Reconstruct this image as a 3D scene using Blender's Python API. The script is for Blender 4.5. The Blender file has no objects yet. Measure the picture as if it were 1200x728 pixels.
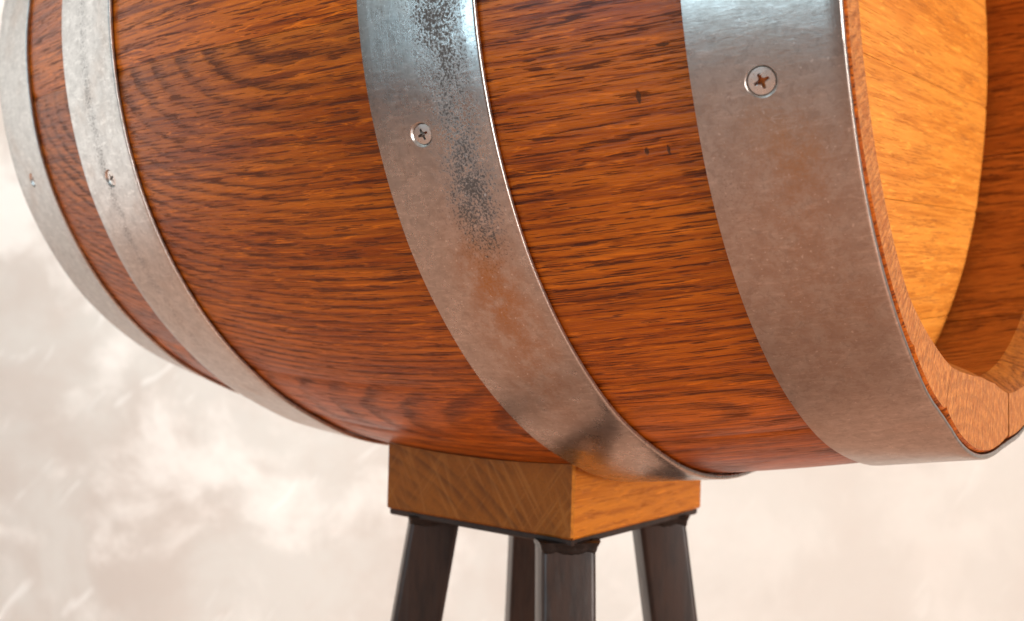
import bpy, bmesh, math, random
from mathutils import Vector, Matrix, noise
import numpy as np
random.seed(7)
sc = bpy.context.scene
S = 1.42                      # fitted units -> metres
R = math.radians

# ------------------------------------------------------------------ camera
CAM = Vector((0.247427, -0.340644, -0.103412)) * S
YAW, PIT, ROL, FPX = -0.6626226, 0.0131064, 0.0256618, 1241.04
fw = Vector((math.cos(PIT)*math.sin(YAW), math.cos(PIT)*math.cos(YAW), math.sin(PIT)))
rt = fw.cross(Vector((0, 0, 1))).normalized(); up = rt.cross(fw)
rt, up = (math.cos(ROL)*rt + math.sin(ROL)*up), (math.cos(ROL)*up - math.sin(ROL)*rt)
cd = bpy.data.cameras.new('camera'); cam = bpy.data.objects.new('camera', cd)
sc.collection.objects.link(cam); sc.camera = cam
M = Matrix((rt, up, -fw)).transposed().to_4x4(); M.translation = CAM
cam.matrix_world = M
cd.sensor_width = 36; cd.lens = FPX/1200*36; cd.clip_start = 0.01; cd.clip_end = 60
cd.dof.use_dof = True; cd.dof.focus_distance = 0.272*S; cd.dof.aperture_fstop = 13

# ------------------------------------------------------------------ light
w = bpy.data.worlds.new('World'); sc.world = w; w.use_nodes = True
bg = w.node_tree.nodes['Background']
bg.inputs[0].default_value = (1.0, 0.92, 0.85, 1); bg.inputs[1].default_value = 0.20
def area(name, loc, target, size, power, col, sy=None):
    l = bpy.data.lights.new(name, 'AREA'); l.shape = 'RECTANGLE'; l.size = size; l.size_y = sy or size
    l.energy = power; l.color = col
    o = bpy.data.objects.new(name, l); sc.collection.objects.link(o); o.location = loc
    o.rotation_euler = (Vector(target)-Vector(loc)).to_track_quat('-Z', 'Y').to_euler()
    return o
area('key_softbox', (2.0, 0.02, 0.05), (0.1, 0, -0.1), 1.25, 56, (1, 0.96, 0.92))
area('left_side_light', (-2.4, -0.6, -0.1), (0, 0, -0.1), 2.4, 19, (1.0, 0.97, 0.93), 2.0)  # unseen side light, added to give the left hoops a bright reflection
area('cool_window', (-0.02, -2.3, 0.40), (0, 0, 0.2), 1.35, 32, (0.56, 0.84, 1.0), 1.65)
area('overhead_fill', (0.7, -0.5, 2.0), (0.1, -0.1, 0), 0.9, 9, (1, 0.95, 0.9))  # added fill from above, brightens the screw countersinks; no known lamp
area('backdrop_light', (-0.6, 0.05, 1.4), (-1.05, 0.9, -0.4), 1.0, 37, (1, 0.975, 0.945))
sc.view_settings.view_transform = 'Standard'; sc.view_settings.look = 'None'
sc.view_settings.exposure = 0; sc.view_settings.gamma = 1

# ------------------------------------------------------------------ node helper
class NT:
    def __init__(s, name):
        s.m = bpy.data.materials.new(name); s.m.use_nodes = True; s.t = s.m.node_tree
        s.b = s.t.nodes['Principled BSDF']
    def n(s, typ, **k):
        x = s.t.nodes.new(typ)
        for a, v in k.items(): setattr(x, a, v)
        return x
    def put(s, sock, v):
        if hasattr(v, 'is_linked') or isinstance(v, bpy.types.NodeSocket): s.t.links.new(v, sock)
        else: sock.default_value = v
    def math(s, op, a, b=None, c=None, clamp=False):
        x = s.n('ShaderNodeMath', operation=op, use_clamp=clamp)
        for i, v in enumerate((a, b, c)):
            if v is not None: s.put(x.inputs[i], v)
        return x.outputs[0]
    def vmul(s, v, k):
        x = s.n('ShaderNodeVectorMath', operation='MULTIPLY'); s.put(x.inputs[0], v); x.inputs[1].default_value = k
        return x.outputs[0]
    def vadd(s, v, k):
        x = s.n('ShaderNodeVectorMath', operation='ADD'); s.put(x.inputs[0], v); s.put(x.inputs[1], k)
        return x.outputs[0]
    def noise(s, v, scale, detail=3, rough=.55, dist=0, col=False):
        x = s.n('ShaderNodeTexNoise'); s.put(x.inputs['Vector'], v); x.inputs['Scale'].default_value = scale
        x.inputs['Detail'].default_value = detail; x.inputs['Roughness'].default_value = rough
        x.inputs['Distortion'].default_value = dist
        return x.outputs[1 if col else 0]
    def attr(s, name, out='Vector'):
        return s.n('ShaderNodeAttribute', attribute_name=name).outputs[out]
    def step(s, v, a, b, lo=0, hi=1):
        x = s.n('ShaderNodeMapRange', interpolation_type='SMOOTHSTEP'); s.put(x.inputs[0], v)
        for i, q in zip((1, 2, 3, 4), (a, b, lo, hi)): s.put(x.inputs[i], q)
        return x.outputs[0]
    def mix(s, f, a, b, mode='MIX'):
        x = s.n('ShaderNodeMix', data_type='RGBA', blend_type=mode)
        s.put(x.inputs[0], f)
        for i, q in ((6, a), (7, b)):
            s.put(x.inputs[i], (*q, 1) if isinstance(q, tuple) and len(q) == 3 else q)
        return x.outputs[2]
    def bump(s, h, strength, dist):
        x = s.n('ShaderNodeBump'); s.put(x.inputs['Height'], h); x.inputs['Strength'].default_value = strength
        x.inputs['Distance'].default_value = dist
        s.t.links.new(x.outputs[0], s.b.inputs['Normal'])
    def set(s, **k):
        for a, v in k.items():
            s.put(s.b.inputs[a.replace('_', ' ')], (*v, 1) if isinstance(v, tuple) and len(v) == 3 else v)
        return s.m
SLOTS = {}

# oak: 'grain' = (along, across, through) in fitted metres, 'ring' = growth-ring distance
def wood(name, light, mid, dark, spacing=.0050, rough=.36, ringk=1.0, porek=1.0, bumpk=1.0, warp=1.0, spec=.2, nicks=(), coat=0.0):
    t = NT(name); g = t.attr('grain'); ring = t.attr('ring', 'Fac'); tone = t.attr('tone', 'Fac'); fig = t.attr('figure', 'Fac')
    n1 = t.noise(t.vmul(g, (12, 40, 40)), 1, 2)
    n2 = t.noise(t.vmul(g, (90, 420, 420)), 1, 3)
    n0 = t.noise(t.vmul(g, (150, 260, 260)), 1, 2)
    rr = t.math('MULTIPLY_ADD', t.math('SUBTRACT', n1, .5), .012*warp, ring)
    rr = t.math('MULTIPLY_ADD', t.math('SUBTRACT', n2, .5), .0042*warp, rr)
    rr = t.math('MULTIPLY_ADD', t.math('SUBTRACT', n0, .5), .0022*warp, rr)
    ph = t.math('FRACT', t.math('DIVIDE', rr, spacing))
    rise = t.step(ph, .30, .80); fall = t.step(ph, .80, 1.0, 1, 0)
    band = t.math('MULTIPLY', rise, fall)                       # dark early-wood line
    vary = t.noise(t.vmul(g, (22, 45, 45)), 1, 2)
    band = t.math('MULTIPLY', band, t.step(vary, .36, .62, t.math('MULTIPLY', fig, .8), 1))
    # open pores: long thin dashes, thicker on the early wood
    p1 = t.noise(t.vmul(g, (85, 1900, 1900)), 1, 2, .6, .3)
    p2 = t.noise(t.vmul(g, (260, 3200, 3200)), 1, 2, .6)
    stk = t.noise(t.vmul(g, (22, 560, 560)), 1, 5, .7, .35)
    th = t.math('MULTIPLY_ADD', band, -.10, .61)
    pore = t.step(t.math('SUBTRACT', p1, th), -.01, .035)
    fib = t.step(p2, .35, .65)
    wide = t.noise(t.vmul(g, (9, 70, 70)), 1, 3)
    flk = t.noise(t.vmul(g, (85, 900, 900)), 1, 3, .6, .8)     # pale silky flecks
    c = t.mix(t.step(t.math('MULTIPLY_ADD', wide, .5, t.math('MULTIPLY', stk, .7)), .46, .74), mid, light)
    c = t.mix(t.math('MULTIPLY', t.math('MULTIPLY', t.step(stk, .5, .36), t.math('MULTIPLY_ADD', fig, -.3, 1.0)), .62*porek), c, dark)
    c = t.mix(t.math('MULTIPLY', fib, .22), c, mid)
    c = t.mix(t.math('MULTIPLY', t.step(flk, .56, .68), .7), c, tuple(min(1, x*1.35) for x in light))
    c = t.mix(t.math('MULTIPLY', t.math('MULTIPLY', band, t.math('MULTIPLY_ADD', fig, .55, .35)), .95*ringk, clamp=True), c, dark)
    c = t.mix(t.math('MULTIPLY', t.math('MULTIPLY', pore, t.math('MULTIPLY_ADD', fig, -.4, 1.0)), .85*porek), c, tuple(x*.8 for x in dark))
    nick = None
    if nicks:
        sp = t.n('ShaderNodeSeparateXYZ'); t.put(sp.inputs[0], t.vadd(g, t.vmul(t.noise(t.vmul(g, (1, 1, 1)), 900, 1, col=True), (.0008, .0008, 0))))
        for (x, th_, rx, ry) in nicks:
            u = t.math('DIVIDE', t.math('SUBTRACT', sp.outputs[0], x+1.7*.7+.0004), rx); v = t.math('DIVIDE', t.math('SUBTRACT', sp.outputs[1], R(th_)*.155+1.7*.31+.0004), ry)
            d = t.step(t.math('ADD', t.math('MULTIPLY', u, u), t.math('MULTIPLY', v, v)), .5, 1.3, 1, 0)
            nick = d if nick is None else t.math('MAXIMUM', nick, d)
        c = t.mix(t.math('MULTIPLY', nick, .8), c, (.035, .012, .004)); pore = t.math('MAXIMUM', pore, nick)
    hs = t.n('ShaderNodeHueSaturation'); t.put(hs.inputs['Value'], tone); t.put(hs.inputs['Color'], c)
    h = t.math('MULTIPLY_ADD', pore, -1.0, t.math('MULTIPLY_ADD', band, -.4, t.math('MULTIPLY_ADD', stk, .8, t.math('MULTIPLY', fib, .2))))
    t.bump(h, .5*bumpk, .0004)
    rg = t.math('MULTIPLY_ADD', pore, .25, t.math('MULTIPLY_ADD', wide, .14, rough-.06))
    t.set(Base_Color=hs.outputs[0], Roughness=rg, Specular_IOR_Level=spec, Coat_Weight=coat, Coat_Roughness=.20)
    return t.m
NICKS = [(.1224, 69.3, .0006, .0018), (.1220, 64.4, .0006, .0010), (.1271, 64.2, .0004, .0012), (.1295, 73.5, .0016, .0005)]   # small dents in the varnish
OAK = wood('oak_varnished', warp=.52, spacing=.0056, rough=.33, spec=.22, coat=.14, light=(.58, .130, .0050), mid=(.335, .056, .0020), dark=(.070, .0092, .0008), ringk=.8, bumpk=1.5, nicks=NICKS)
OAK_IN = wood('oak_inside', (.50, .165, .022), (.38, .105, .012), (.12, .028, .004), spacing=.0036)
OAK_END = OAK_IN
OAK_HEAD = wood('oak_head', (.68, .252, .037), (.53, .166, .020), (.27, .075, .009), spacing=.0055, ringk=.55, porek=.5, bumpk=.6)
OAK_BLOCK = wood('oak_block', (.50, .158, .014), (.40, .112, .009), (.24, .058, .005), spacing=.0034, ringk=.6, porek=.5, bumpk=.6)
def endgrain(name, light, mid, dark):
    t = NT(name); g = t.attr('grain'); ring = t.attr('ring', 'Fac'); tone = t.attr('tone', 'Fac')
    n1 = t.noise(t.vmul(g, (30, 60, 60)), 1, 2)
    rr = t.math('MULTIPLY_ADD', t.math('SUBTRACT', n1, .5), .003, ring)
    ph = t.math('FRACT', t.math('DIVIDE', rr, .0042))
    band = t.math('MULTIPLY', t.step(ph, .3, .9), t.step(ph, .9, 1.0, 1, 0))
    sp = t.noise(g, 1300, 3, .65); sp2 = t.noise(g, 420, 4, .7)
    saw = t.noise(t.vmul(g, (500, 900, 240)), 1, 3, .65, .5)
    c = t.mix(t.step(sp2, .36, .64), mid, light)
    c = t.mix(t.math('MULTIPLY', t.math('MULTIPLY', band, t.step(sp2, .35, .6)), .30), c, dark)
    c = t.mix(t.math('MULTIPLY', t.step(saw, .52, .36), .45), c, dark)
    c = t.mix(t.math('MULTIPLY', t.step(saw, .58, .70), .45), c, tuple(x*1.35 for x in light))
    c = t.mix(t.math('MULTIPLY', t.step(sp, .55, .68), .5), c, dark)
    hs = t.n('ShaderNodeHueSaturation'); t.put(hs.inputs['Value'], tone); t.put(hs.inputs['Color'], c)
    t.bump(t.math('ADD', sp, t.math('MULTIPLY', saw, 1.6)), .9, .0007)
    t.set(Base_Color=hs.outputs[0], Roughness=.55, Specular_IOR_Level=.25)
    return t.m
OAK_RIM = endgrain('oak_end_grain', (.56, .205, .048), (.40, .120, .022), (.11, .025, .004))
# block end grain: dark, with crossing pale saw scratches
def block_end():
    t = NT('oak_block_end'); g = t.attr('grain'); ring = t.attr('ring', 'Fac')
    sx = t.n('ShaderNodeSeparateXYZ'); t.put(sx.inputs[0], g)
    n1 = t.noise(g, 40, 3)
    ph = t.math('FRACT', t.math('DIVIDE', t.math('MULTIPLY_ADD', n1, .004, ring), .0046))
    band = t.math('MULTIPLY', t.step(ph, .2, .9), t.step(ph, .9, 1, 1, 0))
    def scratch(ax, ay, k, lo):
        a = t.math('ADD', t.math('MULTIPLY', sx.outputs[1], ax), t.math('MULTIPLY', sx.outputs[2], ay))
        b = t.math('ADD', t.math('MULTIPLY', sx.outputs[1], -ay), t.math('MULTIPLY', sx.outputs[2], ax))
        cv = t.n('ShaderNodeCombineXYZ'); t.put(cv.inputs[0], t.math('MULTIPLY', a, k)); t.put(cv.inputs[1], t.math('MULTIPLY', b, 14))
        return t.step(t.noise(cv.outputs[0], 1, 2, .6), lo, lo+.14)
    s1 = scratch(.83, .55, 520, .55); s2 = scratch(.80, -.60, 420, .56); s3 = scratch(.94, .34, 260, .57)
    sc_ = t.math('MAXIMUM', t.math('MAXIMUM', s1, s2), s3)
    sp = t.noise(g, 1300, 2, .6)
    c = t.mix(t.noise(g, 90, 3), (.19, .048, .0035), (.30, .084, .0065))
    c = t.mix(t.math('MULTIPLY', t.math('MULTIPLY', band, t.step(t.noise(g, 60, 2), .35, .65)), .60), c, (.085, .022, .003))
    c = t.mix(t.math('MULTIPLY', t.step(sp, .5, .7), .35), c, (.10, .027, .005))
    c = t.mix(t.math('MULTIPLY', sc_, .24), c, (.46, .17, .035))
    t.bump(t.math('SUBTRACT', sc_, sp), .3, .0003)
    t.set(Base_Color=c, Roughness=.5, Specular_IOR_Level=.2)
    return t.m
OAK_BEND = block_end()

# hoop steel: 'grain' = (along the strip, across the strip, 0) in fitted metres, local per hoop
def steel(name, spots, rust, base=(.60, .575, .555), rough=.36, seed=0.0):
    t = NT(name); g0 = t.attr('grain'); g = t.vadd(g0, (seed, seed*.7, 0))
    sx = t.n('ShaderNodeSeparateXYZ'); t.put(sx.inputs[0], g0)
    def blob(a, b, ra, rb, k):
        u = t.math('DIVIDE', t.math('SUBTRACT', sx.outputs[0], a), ra); v = t.math('DIVIDE', t.math('SUBTRACT', sx.outputs[1], b), rb)
        d = t.math('ADD', t.math('MULTIPLY', u, u), t.math('MULTIPLY', v, v))
        return t.math('MULTIPLY', t.math('POWER', 2.718, t.math('MULTIPLY', d, -1)), k)
    big = t.noise(g, 38, 4, .6); med = t.noise(g, 170, 4, .65); fine = t.noise(g, 1500, 3, .7)
    brush = t.noise(t.vmul(g, (60, 1400, 1)), 1, 3, .6); cross = t.noise(t.vmul(g, (700, 160, 1)), 1, 3, .65, .5)
    speck = t.noise(g, 1500, 4, .7, .4)
    m = t.math('MULTIPLY', big, .12)
    for sp in spots: m = t.math('ADD', m, blob(*sp))
    m = t.math('MULTIPLY', m, t.step(med, .25, .6, .55, 1.15))
    pit = t.math('MULTIPLY', t.step(t.math('ADD', speck, t.math('MULTIPLY', m, .26)), .63, .80), t.step(m, .05, .5))
    r = t.math('MULTIPLY', t.step(big, .5, .75), .22)
    for sp in rust: r = t.math('ADD', r, t.math('MULTIPLY', blob(*sp), t.step(med, .3, .6, .35, 1)))
    c = t.mix(t.step(med, .3, .7), base, tuple(x*.80 for x in base))
    c = t.mix(t.math('MULTIPLY', t.step(cross, .5, .72), .6), c, tuple(min(1, x*1.3) for x in base))
    c = t.mix(t.math('MULTIPLY', t.step(t.noise(g, 420, 5, .75, .8), .52, .36), .6), c, tuple(x*.62 for x in base))
    c = t.mix(t.math('MULTIPLY', t.step(fine, .3, .7), .25), c, tuple(x*.72 for x in base))
    c = t.mix(t.math('MULTIPLY', r, t.step(fine, .3, .7, .6, 1), clamp=True), c, (.46, .23, .095))
    c = t.mix(t.math('MULTIPLY', pit, .88), c, (.045, .029, .020))
    c = t.mix(t.math('MULTIPLY', t.step(t.noise(g, 900, 2, .5), .66, .72), .5), c, tuple(min(1, x*1.5) for x in base))
    # thin scratches at odd angles
    wv = t.noise(t.vmul(g, (260, 30, 1)), 1, 1, .5, .2)
    scr = t.step(t.math('ABSOLUTE', t.math('SUBTRACT', wv, .5)), .0, .004, 1, 0)
    scr = t.math('MULTIPLY', scr, t.step(t.noise(g, 55, 2), .58, .66))
    c = t.mix(t.math('MULTIPLY', scr, .35), c, (.85, .8, .76))
    rg = t.math('ADD', rough-.07, t.math('MULTIPLY', med, .12))
    rg = t.math('ADD', rg, t.math('MULTIPLY', pit, .45)); rg = t.math('MULTIPLY_ADD', r, .14, rg)
    h = t.math('ADD', t.math('MULTIPLY', pit, -.2), t.math('ADD', t.math('MULTIPLY', cross, .35), t.math('MULTIPLY', brush, .22)))
    h = t.math('MULTIPLY_ADD', med, .8, h)
    t.bump(h, .38, .0003)
    t.set(Base_Color=c, Roughness=rg, Metallic=t.math('MULTIPLY_ADD', pit, -.85, 1.0))
    return t.m
def simple_steel():
    t = NT('screw_steel'); tc = t.n('ShaderNodeTexCoord').outputs['Object']
    n = t.noise(tc, 900, 3)
    t.set(Base_Color=t.mix(n, (.78, .73, .69), (.58, .53, .49)), Roughness=t.math('MULTIPLY_ADD', n, .2, .2), Metallic=1.0)
    return t.m
SCREW = simple_steel()
def leg_steel():
    t = NT('raw_dark_steel'); tc = t.n('ShaderNodeTexCoord').outputs['Object']
    big = t.noise(t.vmul(tc, (14, 14, 5)), 1, 4, .6); med = t.noise(t.vmul(tc, (160, 160, 35)), 1, 4, .6); fine = t.noise(tc, 900, 3)
    strk = t.noise(t.vmul(tc, (420, 420, 3)), 1, 2)
    c = t.mix(t.step(big, .35, .65), (.030, .021, .018), (.048, .026, .019))
    c = t.mix(t.math('MULTIPLY', t.step(med, .4, .7), .6), c, (.012, .009, .008))
    c = t.mix(t.math('MULTIPLY', t.step(fine, .62, .75), .4), c, (.07, .042, .032))
    c = t.mix(t.math('MULTIPLY', t.step(strk, .5, .65), .3), c, (.05, .039, .035))
    t.bump(t.math('ADD', t.math('MULTIPLY', fine, .4), med), .25, .0004)
    t.set(Base_Color=c, Roughness=t.math('MULTIPLY_ADD', med, .22, .26), Metallic=.1, Specular_IOR_Level=.32)
    return t.m
LEG = leg_steel()
def weld_mat():
    t = NT('weld_steel'); tc = t.n('ShaderNodeTexCoord').outputs['Object']
    n = t.noise(tc, 260, 4)
    t.bump(n, .5, .001)
    t.set(Base_Color=t.mix(n, (.010, .008, .007), (.035, .027, .024)), Roughness=.33, Metallic=.7)
    return t.m
WELD = weld_mat()
def plaster():
    t = NT('mottled_backdrop'); tc = t.n('ShaderNodeTexCoord').outputs['Object']
    sx = t.n('ShaderNodeSeparateXYZ'); t.put(sx.inputs[0], tc)
    a = t.noise(tc, 3.6, 6, .60, .4); b = t.noise(t.vadd(tc, (3.1, 7.7, 1.3)), 8, 6, .62, .3)
    cl = t.noise(t.vadd(tc, (9, 2, 5)), 5.5, 6, .6, .35)
    fine = t.noise(tc, 70, 4, .6)
    dia = t.n('ShaderNodeMapping'); t.put(dia.inputs[0], t.vadd(tc, t.vmul(t.noise(tc, 3, 3, col=True), (.12, .0, .12)))); dia.inputs['Rotation'].default_value = (0, R(52), 0)
    st = t.noise(t.vmul(dia.outputs[0], (6, 6, 34)), 1, 4, .6, .4)
    left = t.step(sx.outputs[0], -.30, .25, 1.0, .30)
    c = t.mix(t.math('MULTIPLY', t.step(a, .38, .62), left), (.675, .640, .582), (.60, .53, .468))
    c = t.mix(t.math('MULTIPLY', t.math('MULTIPLY', t.step(b, .50, .68), .55), left), c, (.63, .56, .495))
    c = t.mix(t.math('MULTIPLY', t.math('MULTIPLY', t.step(cl, .46, .64), .7), left), c, (.93, .885, .82))
    c = t.mix(t.math('MULTIPLY', t.math('MULTIPLY', t.math('MULTIPLY', t.step(st, .60, .68), t.step(a, .56, .46)), .45), left), c, (.95, .93, .88))
    c = t.mix(t.math('MULTIPLY', fine, .12), c, (.60, .53, .47))
    t.bump(t.math('ADD', b, t.math('MULTIPLY', fine, .2)), .12, .01)
    t.set(Base_Color=c, Roughness=.7)
    return t.m
def floor_mat():
    t = NT('brown_floor'); tc = t.n('ShaderNodeTexCoord').outputs['Object']
    n = t.noise(t.vmul(tc, (2, 14, 1)), 1, 4)
    t.set(Base_Color=t.mix(n, (.56, .30, .20), (.44, .23, .15)), Roughness=.6)
    return t.m

# ------------------------------------------------------------------ mesh helper
COL = sc.collection
def mesh_obj(name, verts, faces, mats, parent=None, fm=None, attrs=None, smooth=True, origin=(0, 0, 0), sharp=None):
    me = bpy.data.meshes.new(name)
    o_ = Vector(origin)
    me.from_pydata([(Vector(v)-o_)*S for v in verts], [], faces)
    for m in (mats if isinstance(mats, (list, tuple)) else [mats]): me.materials.append(m)
    if fm is not None: me.polygons.foreach_set('material_index', fm)
    if attrs:
        for k, v in attrs.items():
            if isinstance(v[0], (tuple, list, Vector)):
                a = me.attributes.new(k, 'FLOAT_VECTOR', 'POINT'); a.data.foreach_set('vector', np.array(v, dtype=np.float32).ravel())
            else:
                a = me.attributes.new(k, 'FLOAT', 'POINT'); a.data.foreach_set('value', np.array(v, dtype=np.float32))
    me.polygons.foreach_set('use_smooth', [smooth]*len(me.polygons))
    if smooth: me.set_sharp_from_angle(angle=R(sharp or 35))
    me.validate(); me.update()
    o = bpy.data.objects.new(name, me); COL.objects.link(o)
    if parent: o.parent = parent
    o.location = o_*S
    if parent: o.location = o_*S - parent.location
    return o
def thing(name, label, cat, loc):
    o = bpy.data.objects.new(name, None); COL.objects.link(o); o.location = Vector(loc)*S
    o['label'] = label; o['category'] = cat; o.empty_display_size = .05
    return o

# ------------------------------------------------------------------ setting
FLOOR_Z = -0.62
def plane_obj(name, pts, mat, n=2):
    o = mesh_obj(name, pts, [(0, 1, 2, 3)], mat, smooth=False); o['kind'] = 'structure'; return o
fo = plane_obj('floor', [(-3, -3, FLOOR_Z), (3, -3, FLOOR_Z), (3, 3, FLOOR_Z), (-3, 3, FLOOR_Z)], floor_mat())
# backdrop: upright sheet square to the view, 0.75 m behind the barrel
bd = bpy.data.meshes.new('backdrop'); N = 24
vs = []; fs = []
for j in range(2):
    for i in range(N+1):
        xx = -1.9 + 3.8*i/N
        vs.append((xx, .018*math.sin(xx*2.1), (FLOOR_Z-.005)*S if j == 0 else 1.5))
fs = [(i, i+1, N+2+i, N+1+i) for i in range(N)]
bd.from_pydata(vs, [], fs); bd.materials.append(plaster()); bd.polygons.foreach_set('use_smooth', [True]*N)
bo = bpy.data.objects.new('backdrop', bd); COL.objects.link(bo); bo['kind'] = 'structure'
hf = Vector((fw.x, fw.y, 0)).normalized()
bo.location = hf*0.95; bo.rotation_euler = (0, 0, math.atan2(-hf.x, hf.y))

# ------------------------------------------------------------------ barrel profile (fitted units)
R0, K2, K4 = .16, .890274, -3.62262
XE = .1678; XL = -.1757
def rad(x): return R0 - K2*x*x - K4*x**4
HT = .0021                                  # hoop thickness + seat
STAVES = [-5, 24.5, 38, 80.5, 103, 124, 148, 170, 194, 217, 241, 263, 283, 302, 321, 338, 355]
# 0 deg = straight down, positive towards the camera side (-Y)
def pol(th, r, x): a = R(th); return (x, -r*math.sin(a), -r*math.cos(a))
def stave_of(th):
    t = (th+5) % 360 - 5
    for i in range(len(STAVES)-1):
        if STAVES[i] <= t < STAVES[i+1]: return i
    return len(STAVES)-2
def crown(th):                              # staves are not perfectly round: flatter faces, bottom one proud
    t = (th+5) % 360 - 5; i = stave_of(t); a, b = STAVES[i], STAVES[i+1]
    c = (a+b)/2; h = (b-a)/2; q = (t-c)/h
    amp = {0: .0034, 2: .0004}.get(i, .0011)
    off = {0: -.0014, 2: -.0002}.get(i, -.0006)
    return off + amp*(1-q*q)*(h/15)**.7
rng = random.Random(3)
# per-stave grain: (u0, v0 deg, stretch, through) ; inner flat distance at the mouth
GR = {}
for i in range(len(STAVES)-1):
    a, b = STAVES[i], STAVES[i+1]
    GR[i] = (rng.uniform(-.2, .2), (a+b)/2+rng.uniform(-8, 8), rng.uniform(6, 11), rng.uniform(-.02, .02), rng.uniform(.92, 1.06), rng.uniform(0, 5))
GR[2] = (.030, 81, 2.7, .0, .95, 1.7)
GR[1] = (.098, 30.5, 3.0, .0, 1.02, 2.9)
GR[3] = (-.30, 128, 9, .01, 1.25, 4.2)
GR[0] = (-.10, 12, 7, .012, .98, 3.3)
barrel = thing('barrel', 'varnished oak barrel lying on its side with four steel hoops and one open end', 'barrel', (0, 0, -R0))
def grain_at(i, x, th, r):
    u0, t0, st, w0, tone, sd = GR[i]
    v = R(th)*.155; v0 = R(t0)*.155; dp = rad(x)-r; wv = dp+w0          # staves are bent: fibres follow the curve
    if i == 2 and x > u0: st = 6.5
    ring = math.sqrt(((x-u0)/st)**2 + (v-v0)**2 + (wv*1.5+.004)**2)
    if i == 2: ring = .03*(ring/.03)**1.3
    return (x+sd*.7, v+sd*.31, dp+sd*.13), ring
def figure(i, x):                           # how strongly the flat-sawn loops show
    if i == 2: return .62 - .52*min(1, max(0, (x-.035)/.045))
    return {1: .55, 0: .3, 3: .15}.get(i, .4)
RIN = [(-180, .1285), (-60, .1280), (-40, .1262), (-22, .1242), (-5, .1212), (3, .1174), (10, .1168), (17, .1190), (24.5, .1227), (32, .1248), (43, .1285), (180, .1287)]
def inner_r(i, th, x):                      # hand-worked inside faces: thicker staves at the bottom of the mouth
    t = (th+180) % 360 - 180
    for (a, ra), (b, rb) in zip(RIN, RIN[1:]):
        if a <= t <= b: d = ra+(rb-ra)*(t-a)/(b-a); break
    dd = abs(x); e = XE if x > 0 else -XL
    dist = e-dd; bev = .010                 # depth behind the mouth, chime bevel
    d_ = d - .0045*min(1, max(0, dist/bev))
    if dist > bev: d_ += (rad(dd)-rad(e-bev))*.8
    return d_
XS = sorted(set([round(XL + (XE-XL)*k/64, 5) for k in range(65)] + [XE-.0008, XE-.012, XE-.03, XL+.012, XL+.03]))
for i in range(len(STAVES)-1):
    a, b = STAVES[i], STAVES[i+1]; nt = max(6, int((b-a)/1.8))
    eps = .03
    GAP = {-5: .28, 355: .28, 321: .16, 283: .12, 24.5: .05}
    ea, eb = GAP.get(a, eps), GAP.get(b, eps)
    ths = [a+ea, a+ea+.22] + [a+.9+(b-a-1.8)*k/(nt-1) for k in range(nt)] + [b-eb-.22, b-eb]
    V = []; G = []; RI = []; F = []; FM = []; FG = []
    nx = len(XS); n = len(ths)
    def add(x, th, r):
        V.append(pol(th, r, x)); g, q = grain_at(i, x, th, r); G.append(g); RI.append(q); FG.append(figure(i, x)); return len(V)-1
    def outer_r(x, th):
        e = min(abs(th-a), abs(b-th))
        drop = .0004 if e < .3 else 0
        r = rad(x) - HT + crown(th)*(.3+.7*min(1, max(0, (x-.14)/.026))) - drop
        if x > XE-.0005 or x < XL+.0005: r -= .0005
        return r
    O = [[add(x, th, outer_r(x, th)) for th in ths] for x in XS]
    I = [[add(x, th, inner_r(i, th, x)) for th in ths] for x in XS]
    for k in range(nx-1):
        for j in range(n-1):
            F.append((O[k][j], O[k+1][j], O[k+1][j+1], O[k][j+1])); FM.append(0)
            F.append((I[k][j], I[k][j+1], I[k+1][j+1], I[k+1][j])); FM.append(1)
        F.append((O[k][0], I[k][0], I[k+1][0], O[k+1][0])); FM.append(1)
        F.append((O[k][-1], O[k+1][-1], I[k+1][-1], I[k][-1])); FM.append(1)
    # ends: separate verts, several radial steps
    for k, sgn in ((0, -1), (nx-1, 1)):
        rows = []
        for s in range(5):
            row = []
            for j, th in enumerate(ths):
                ro = outer_r(XS[k], th); ri = inner_r(i, th, XS[k]); row.append(add(XS[k], th, ro+(ri-ro)*s/4))
            rows.append(row)
        for s in range(4):
            for j in range(n-1):
                q = (rows[s][j], rows[s+1][j], rows[s+1][j+1], rows[s][j+1])
                F.append(q if sgn > 0 else q[::-1]); FM.append(2)
    o = mesh_obj('stave', V, F, [OAK, OAK_IN, OAK_RIM], barrel, FM, {'grain': G, 'ring': RI, 'tone': [GR[i][4]]*len(V), 'figure': FG}, sharp=28)
    bm = bmesh.new(); bm.from_mesh(o.data); bmesh.ops.recalc_face_normals(bm, faces=bm.faces) if False else None; bm.free()

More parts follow.
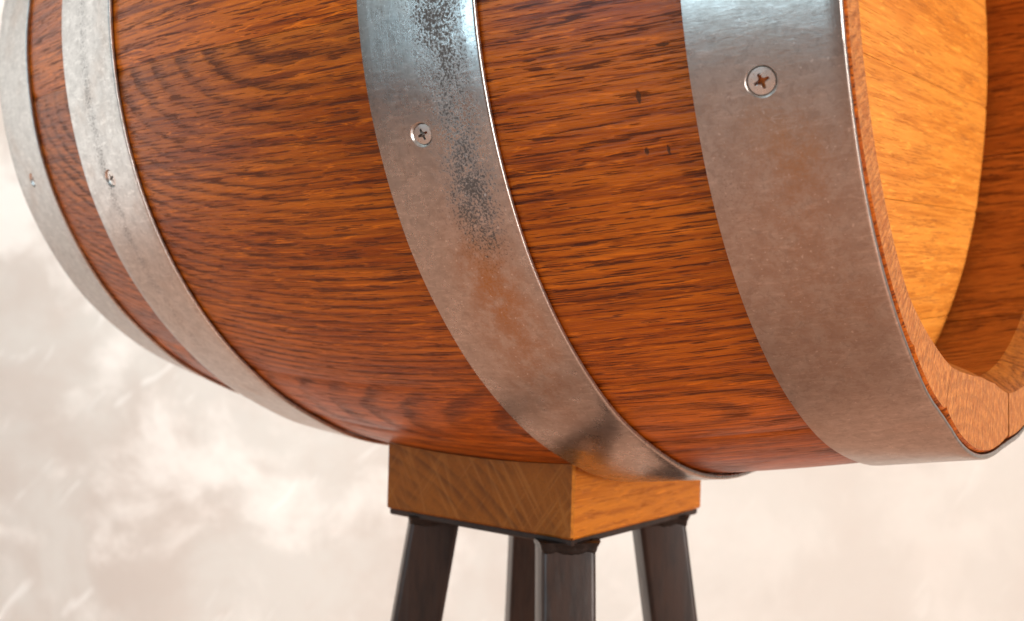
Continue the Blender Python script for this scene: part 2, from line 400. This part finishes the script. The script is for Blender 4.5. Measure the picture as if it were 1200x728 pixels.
# ------------------------------------------------------------------ head (flat boards set back inside the mouth)
HX = .1335; HR = .1300; TILT = R(3.4)
edges = [-.140, -.100, -.060, -.0170, .030, .078, .140]
head = bpy.data.objects.new('head', None); COL.objects.link(head); head.parent = barrel; head.location = Vector((HX, 0, R0))*S
def head_pt(s, t, x): return (x, s*math.cos(TILT)-t*math.sin(TILT), s*math.sin(TILT)+t*math.cos(TILT))
for bi in range(len(edges)-1):
    t0, t1 = max(edges[bi], -HR), min(edges[bi+1], HR)
    nv, nu = 8, 60; V = []; G = []; RI = []; F = []
    sd = rng.uniform(0, 6); tone = rng.uniform(.95, 1.05)
    def dep(s, t, e):
        r = math.hypot(s, t); d = max(0, r-.1165)*.42
        if e: d += .0004
        return HX - d
    for layer in (0, 1):
        for k in range(nv+1):
            t = t0+(t1-t0)*k/nv
            if k == 0: t += .00008
            if k == nv: t -= .00008
            if k == 1: t = t0+.0012
            if k == nv-1: t = t1-.0012
            c = math.sqrt(max(0, HR**2-t*t))
            for j in range(nu+1):
                s = -c + 2*c*j/nu
                x = dep(s, t, k in (0, nv)) if layer == 0 else HX-.011
                V.append(head_pt(s, t, x)); G.append((s+sd, t+sd*.4, (HX-x)+sd*.2))
                RI.append(math.sqrt(((s-.05+bi*.02)/7)**2+(t-(t0+t1)/2-.01+.006*bi)**2+.0001))
    W = nu+1; L = (nv+1)*W
    for k in range(nv):
        for j in range(nu):
            q = (k*W+j, k*W+j+1, (k+1)*W+j+1, (k+1)*W+j); F.append(q); F.append(tuple(L+z for z in q[::-1]))
    for j in range(nu):
        F.append((j+1, j, L+j, L+j+1)); z = nv*W; F.append((z+j, z+j+1, L+z+j+1, L+z+j))
    for k in range(nv):
        F.append((k*W, (k+1)*W, L+(k+1)*W, L+k*W)); F.append(((k+1)*W+nu, k*W+nu, L+k*W+nu, L+(k+1)*W+nu))
    o = mesh_obj('board', V, F, OAK_HEAD, None, None, {'grain': G, 'ring': RI, 'tone': [tone]*len(V)})
    o.parent = head; o.location = (Vector((0, 0, 0)) - Vector((HX, 0, 0)))*S
# rear head: closes the far end
V = [(XL+.03, 0, 0)]; F = []
for k in range(96): V.append(pol(k*3.75, .131, XL+.03))
V.append((XL+.042, 0, 0))
for k in range(96): V.append(pol(k*3.75, .131, XL+.042))
for k in range(96):
    a, b = 1+k, 1+(k+1) % 96
    F += [(0, b, a), (97, 97+a, 97+b), (a, b, 97+b, 97+a)]
o = mesh_obj('rear_head', V, F, OAK_HEAD, barrel, None, {'grain': [(v[1], v[2], v[0]) for v in V], 'ring': [abs(v[2])+.02 for v in V], 'tone': [.9]*len(V)}, smooth=False)

# ------------------------------------------------------------------ hoops + screws
ARC = .15
def hoop(x0, x1, mat, screw, gapl, gapr, st0=.35, st1=.35):
    """flat steel strip bent round the barrel: cone between the two edges"""
    nt = 360; V = []; F = []; G = []
    T = .0015; e = .0006
    r0, r1 = rad(x0)+gapl, rad(x1)+gapr
    prof = []                               # closed section (x, offset from the cone line)
    def line(x): return r0+(r1-r0)*(x-x0)/(x1-x0)
    nI = 10
    for k in range(nI+1): 
        x = x0+e+(x1-x0-2*e)*k/nI
        prof.append((x, line(x)))
    prof += [(x1-e*.55, line(x1)-e*.10), (x1-e*.2, line(x1)-e*.4), (x1-e*.04, line(x1)-e*.75), (x1, line(x1)-e*1.1), (x1, line(x1)-T+e*.5), (x1-e*.5, line(x1)-T)]
    for k in range(5): 
        x = x1-e+(x0-x1+2*e)*k/4; prof.append((x, line(x)-T))
    prof += [(x0, line(x0)-T+e*.5), (x0, line(x0)-e*.5), (x0+.00015, line(x0)-e*.1)]
    P_ = len(prof)
    for k in range(nt):
        th = k*360/nt
        cr = sum(crown(th+d) for d in (-3, -1.5, 0, 1.5, 3))/5
        for (x, r) in prof:
            nz = noise.noise(Vector((x*22, math.sin(R(th))*5, math.cos(R(th))*5)))*.0003
            V.append(pol(th, r+cr*(st0+(st1-st0)*(x-x0)/(x1-x0))+nz, x)); G.append((R(th if th < 270 else th-360)*ARC, x-(x0+x1)/2, 0))
    for k in range(nt):
        for j in range(P_):
            a, b = k*P_+j, k*P_+(j+1) % P_
            c, d = ((k+1) % nt)*P_+(j+1) % P_, ((k+1) % nt)*P_+j
            F.append((a, b, c, d))
    o = mesh_obj('hoop', V, F, [mat, SCREW], barrel, None, {'grain': G}, sharp=25)
    # screw axis
    sx, sth, sdm = screw
    r = line(sx)+sum(crown(sth+d) for d in (-3, -1.5, 0, 1.5, 3))/5*(st0+(st1-st0)*(sx-x0)/(x1-x0))
    slope = (r1-r0)/(x1-x0)
    nrm = Vector(pol(sth, 1, 0)); nrm = (nrm - Vector((slope, 0, 0))).normalized()
    ctr = Vector(pol(sth, r, sx))
    q = nrm.to_track_quat('Z', 'Y')
    hr = sdm/2
    # countersink cut
    cv = []; cf = []; n = 64
    for (rr, z) in ((hr*1.22+.0010, .0010), (hr*1.22, 0), (hr*.80, -.0020)):
        for k in range(n):
            a = 2*math.pi*k/n; cv.append(ctr + q @ Vector((rr*math.cos(a), rr*math.sin(a), z)))
    for s_ in range(2):
        for k in range(n):
            a, b = s_*n+k, s_*n+(k+1) % n; cf.append((a, a+n, b+n, b))
    cf.append(tuple(range(n))); cf.append(tuple(range(3*n-1, 2*n-1, -1)))
    cut = mesh_obj('cutter', cv, cf, SCREW, None, smooth=False)
    cut.hide_render = True
    md = o.modifiers.new('b', 'BOOLEAN'); md.operation = 'DIFFERENCE'; md.object = cut; md.solver = 'EXACT'
    bpy.context.view_layer.update()
    ev = o.evaluated_get(bpy.context.evaluated_depsgraph_get())
    nm = bpy.data.meshes.new_from_object(ev, preserve_all_data_layers=True, depsgraph=bpy.context.evaluated_depsgraph_get())
    if len(nm.vertices) > 100:
        o.modifiers.clear(); o.data = nm
        gg = []
        for v in nm.vertices:
            y_, z_ = v.co.y, v.co.z; a_ = math.atan2(-y_, -z_)
            if a_ < -math.pi/2: a_ += 2*math.pi
            gg += [a_*ARC, v.co.x/S-(x0+x1)/2, 0.0]
        if 'grain' in nm.attributes: nm.attributes.remove(nm.attributes['grain'])
        nm.attributes.new('grain', 'FLOAT_VECTOR', 'POINT').data.foreach_set('vector', gg)
    else: o.modifiers.clear()
    bpy.data.objects.remove(cut)
    # screw: countersunk head with a cross recess, slightly tipped in its hole
    tip = Matrix.Rotation(R(rng.uniform(-4, 4)), 3, 'X') @ Matrix.Rotation(R(rng.uniform(-3, 5)), 3, 'Y')
    rot = rng.uniform(20, 50); V = []; F = []; nr, n = 26, 96
    for a_ in range(nr+1):
        rr = hr*a_/nr
        for k in range(n):
            a = 2*math.pi*k/n; px, py = rr*math.cos(a+R(rot)), rr*math.sin(a+R(rot))
            X, Y = rr*math.cos(a), rr*math.sin(a)
            wd = hr*.15; L_ = hr*.56
            def arm(p_, q_):
                w_ = wd*(1-.35*min(1, abs(p_)/L_))
                return max(0, min(1, (w_-abs(q_))/(hr*.05)))*max(0, min(1, (L_-abs(p_))/(hr*.08)))*(1-.35*abs(p_)/L_)
            d = max(arm(X, Y), arm(Y, X)); d = max(d, max(0, min(1, (hr*.26-rr)/(hr*.08))))
            z = -.0006 - d*.0022 - (.00028 if a_ == nr else 0) + .00016*math.cos(min(1, rr/hr)*1.5)
            V.append(Vector((px, py, z)))
    for k in range(n):
        a = 2*math.pi*k/n+R(rot); V.append(Vector((hr*.45*math.cos(a), hr*.45*math.sin(a), -.0042)))
    V = [ctr + q @ (tip @ v) for v in V]
    for s_ in range(nr+1):
        for k in range(n):
            a, b = s_*n+k, s_*n+(k+1) % n; F.append((a, a+n, b+n, b))
    F.append(tuple(range((nr+1)*n, (nr+2)*n)))
    s_ = mesh_obj('screw', V, F, SCREW, None, sharp=40)
    s_.parent = o; s_.location = Vector((0, 0, 0))
    o.location = Vector((0, 0, R0))*S
    return o
A68 = R(69)*ARC
ST_A = steel('hoop_steel_a', [], [(.0, .0, .06, .02, .15)], (.68, .665, .64), .36, 1.0)
ST_B = steel('hoop_steel_b', [(A68, -.002, .10, .004, .45)], [(.02, .0, .05, .02, .2)], (.68, .665, .64), .34, 2.0)
ST_C = steel('hoop_steel_c', [(R(86)*ARC, .004, .026, .010, .95), (R(61)*ARC, .006, .016, .009, .62), (R(72)*ARC, .008, .03, .007, .6), (R(26)*ARC, -.002, .006, .006, .5)],
             [(R(54)*ARC, .004, .022, .009, 1.0), (R(40)*ARC, .001, .03, .014, .5)], (.53, .505, .485), .28, 3.0)
ST_D = steel('hoop_steel_d', [(R(60)*ARC, -.012, .01, .006, .25)], [(R(50)*ARC, .0, .06, .02, .42), (R(62)*ARC, .004, .015, .008, .4)], (.50, .455, .425), .30, 4.0)
hoop(-.1757, -.1395, ST_A, (-.1577, 68.3, .0048), .0000, -.0007)
hoop(-.0968, -.0626, ST_B, (-.0795, 68.1, .0052), .0012, -.0003)
hoop(.0515, .0857, ST_C, (.0654, 68.9, .0052), .0008, .0001)
hoop(.1353, .1676, ST_D, (.1504, 69.1, .0060), .0000, .0003, -.2, .95)

# ------------------------------------------------------------------ stand
BX0, BX, BY, ZB = .00162, .04386, .04561, -.17567
stand = thing('barrel_stand', 'oak block on four splayed dark steel tube legs carrying the barrel', 'stand', (BX0, 0, FLOOR_Z))
def pchild(o): o.parent = stand; o.location = o.location - stand.location; return o
# block with a saddle top
nx, ny = 22, 22; V = []; G = []; RI = []; F = []; FM = []
def gb(x, y, z): return (y+3.3, x+.7, z+1.1)
def ringb(x, y, z): return math.hypot(x+.09, z+.30)
def addb(x, y, z):
    V.append((x, y, z)); G.append(gb(x, y, z)); RI.append(ringb(x, y, z)+.0002*math.sin(y*60)); return len(V)-1
def topz(x, y):
    rr = rad(x)-HT+.0011+crown(math.degrees(math.asin(min(1, max(-1, -y/.158)))))*.6
    return -math.sqrt(rr*rr-y*y)+.0012
def sheet(f, na, nb, mi, flip=False):
    ids = [[addb(*f(i/na, j/nb)) for j in range(nb+1)] for i in range(na+1)]
    for i in range(na):
        for j in range(nb):
            q = (ids[i][j], ids[i+1][j], ids[i+1][j+1], ids[i][j+1]); F.append(q[::-1] if flip else q); FM.append(mi)
be = .0008
xa, xb, ya, yb = BX0-BX, BX0+BX, -BY, BY
sheet(lambda a, b: (xa+be+(xb-xa-2*be)*a, ya, ZB+be+(topz(xa+(xb-xa)*a, ya)-ZB-be)*b), nx, 6, 1)
sheet(lambda a, b: (xa+be+(xb-xa-2*be)*a, yb, ZB+be+(topz(xa+(xb-xa)*a, yb)-ZB-be)*b), nx, 6, 1, True)
sheet(lambda a, b: (xb, ya+be+(yb-ya-2*be)*a, ZB+be+(topz(xb, ya+(yb-ya)*a)-ZB-be)*b), ny, 6, 0)
sheet(lambda a, b: (xa, ya+be+(yb-ya-2*be)*a, ZB+be+(topz(xa, ya+(yb-ya)*a)-ZB-be)*b), ny, 6, 0, True)
sheet(lambda a, b: (xa+be+(xb-xa-2*be)*a, ya+be+(yb-ya-2*be)*b, ZB), 2, 2, 0, True)
sheet(lambda a, b: (xa+(xb-xa)*a, ya+(yb-ya)*b, topz(xa+(xb-xa)*a, ya+(yb-ya)*b)), nx, ny, 0)
# small arris chamfers
for (x, x2, y, y2, fl) in ((xb-be, xb, ya, ya+be, False), (xa, xa+be, ya+be, ya, False), (xb, xb-be, yb-be, yb, False), (xa+be, xa, yb, yb-be, False)):
    sheet(lambda a, b: (x+(x2-x)*a, y+(y2-y)*a, ZB+be+(topz(x, y)-ZB-be)*b), 1, 4, 0, fl)
for (p0, p1, q0, q1) in (((xa+be, ya+be), (xb-be, ya+be), (xa+be, ya), (xb-be, ya)), ((xb-be, ya+be), (xb-be, yb-be), (xb, ya+be), (xb, yb-be)),
                         ((xb-be, yb-be), (xa+be, yb-be), (xb-be, yb), (xa+be, yb)), ((xa+be, yb-be), (xa+be, ya+be), (xa, yb-be), (xa, ya+be))):
    sheet(lambda a, b: ((p0[0]+(p1[0]-p0[0])*a)*(1-b)+(q0[0]+(q1[0]-q0[0])*a)*b, (p0[1]+(p1[1]-p0[1])*a)*(1-b)+(q0[1]+(q1[1]-q0[1])*a)*b, ZB+be*b), 2, 1, 1 if p0[1] == p1[1] else 0)
pchild(mesh_obj('block', V, F, [OAK_BLOCK, OAK_BEND], None, FM, {'grain': G, 'ring': RI, 'tone': [1.0]*len(V)}, sharp=30))
# plate
PT = .0024; PI_ = .0012
V = []; F = []
def rect(i, z): return [(xa+i, ya+i, z), (xb-i, ya+i, z), (xb-i, yb-i, z), (xa+i, yb-i, z)]
for i, z in ((PI_+.0006, ZB+.0006), (PI_, ZB-.0004), (PI_, ZB-PT+.0005), (PI_+.0005, ZB-PT)): V += rect(i, z)
for s_ in range(3):
    for k in range(4): a, b = s_*4+k, s_*4+(k+1) % 4; F.append((a, a+4, b+4, b))
F += [(0, 1, 2, 3), (15, 14, 13, 12)]
pchild(mesh_obj('top_plate', V, F, LEG, None, smooth=False))
# legs: square tube with rounded corners, one face turned outwards on the diagonal
LW = .0188; CR = .0021; SPL = math.tan(R(8.6))
def section(wd, cr, n=6):
    pts = []
    for cx, cy, a0 in ((1, 1, 0), (-1, 1, 90), (-1, -1, 180), (1, -1, 270)):
        for k in range(n+1):
            a = R(a0+90*k/n); pts.append((cx*(wd/2-cr)+cr*math.cos(a), cy*(wd/2-cr)+cr*math.sin(a)))
    return pts
ztop = ZB-PT+.0006
for (sx_, sy_, ins) in ((1, -1, .0103), (-1, -1, .0135), (1, 1, .0130), (-1, 1, .0135)):
    cx, cy = (xb if sx_ > 0 else xa)-sx_*ins, (yb if sy_ > 0 else ya)-sy_*ins
    d = Vector((sx_, sy_, 0)).normalized(); e = Vector((-d.y, d.x, 0))
    V = []; F = []; sec = section(LW, CR); n = len(sec)
    zs = [ztop, ztop-.06, FLOOR_Z]
    for z in zs:
        c = Vector((cx, cy, z)) + d*(ztop-z)*SPL
        for (a, b) in sec: V.append(c + d*a + e*b)
    for s_ in range(2):
        for k in range(n): a, b = s_*n+k, s_*n+(k+1) % n; F.append((a, a+n, b+n, b))
    F += [tuple(range(n)), tuple(range(3*n-1, 2*n-1, -1))]
    lg = pchild(mesh_obj('leg', V, F, LEG, None, origin=(cx, cy, ztop), sharp=50))
    # weld bead round the top of the leg
    V = []; F = []; m = 8
    ring = section(LW, CR, 6); pts = []
    for k in range(len(ring)):
        a, b = Vector((*ring[k], 0)), Vector((*ring[(k+1) % len(ring)], 0)); L_ = (b-a).length; st = max(1, int(L_/.0007))
        for s_ in range(st): pts.append(a+(b-a)*s_/st)
    nn = len(pts)
    PRO = ((-.0012, -.0032), (.0001, -.0032), (.0004, -.0027), (.0006, -.0020), (.0008, -.0014), (.0012, -.0008), (.0018, .0003), (-.0012, .0006))
    for k, pt in enumerate(pts):
        out = pt.normalized(); f_ = noise.noise(Vector((pt.x*240+cx*900, pt.y*240, 1.7))); f2 = noise.noise(Vector((pt.x*800, pt.y*800+cy*700, 4.7)))
        for j, (o_, z_) in enumerate(PRO):
            ww = (1+.45*f_+.10*f2) if j not in (0, 7) else 1
            q = pt + out*(o_*ww if o_ > 0 else o_); z = ztop + (z_*(1+.35*f_+.12*f2) if z_ < 0 else z_)
            V.append(Vector((cx, cy, z)) + d*(q.x+(ztop-z)*SPL) + e*q.y)
    for k in range(nn):
        for j in range(m):
            F.append((k*m+j, k*m+(j+1) % m, ((k+1) % nn)*m+(j+1) % m, ((k+1) % nn)*m+j))
    wd_ = mesh_obj('weld', V, F, WELD, None, origin=(cx, cy, ztop), sharp=80)
    wd_.parent = lg; wd_.location = (0, 0, 0)
    # foot cap
    V = []; F = []; c = Vector((cx, cy, FLOOR_Z)) + d*(ztop-FLOOR_Z)*SPL
    for z, g_ in ((FLOOR_Z, .0016), (FLOOR_Z+.012, .0016), (FLOOR_Z+.013, .0008)):
        for (a, b) in section(LW+2*g_, CR+g_): V.append(c - d*(z-FLOOR_Z)*SPL + d*a + e*b + Vector((0, 0, z-FLOOR_Z)))
    for s_ in range(2):
        for k in range(n): a, b = s_*n+k, s_*n+(k+1) % n; F.append((a, b, b+n, a+n))
    F += [tuple(range(n))[::-1], tuple(range(2*n, 3*n))]
    fc = mesh_obj('foot_cap', V, F, WELD, None, origin=(cx, cy, ztop)); fc.parent = lg; fc.location = (0, 0, 0)

# consistent outward normals on every closed mesh
for o in list(COL.objects):
    if o.type == 'MESH' and o.name.split('.')[0] in ('stave', 'board', 'hoop', 'screw', 'leg', 'weld', 'top_plate', 'block', 'rear_head'):
        bm = bmesh.new(); bm.from_mesh(o.data)
        if o.name.startswith(('hoop',)): pass
        elif o.name.startswith(('block', 'stave')): pass
        else: bmesh.ops.recalc_face_normals(bm, faces=bm.faces)
        bm.to_mesh(o.data); bm.free()
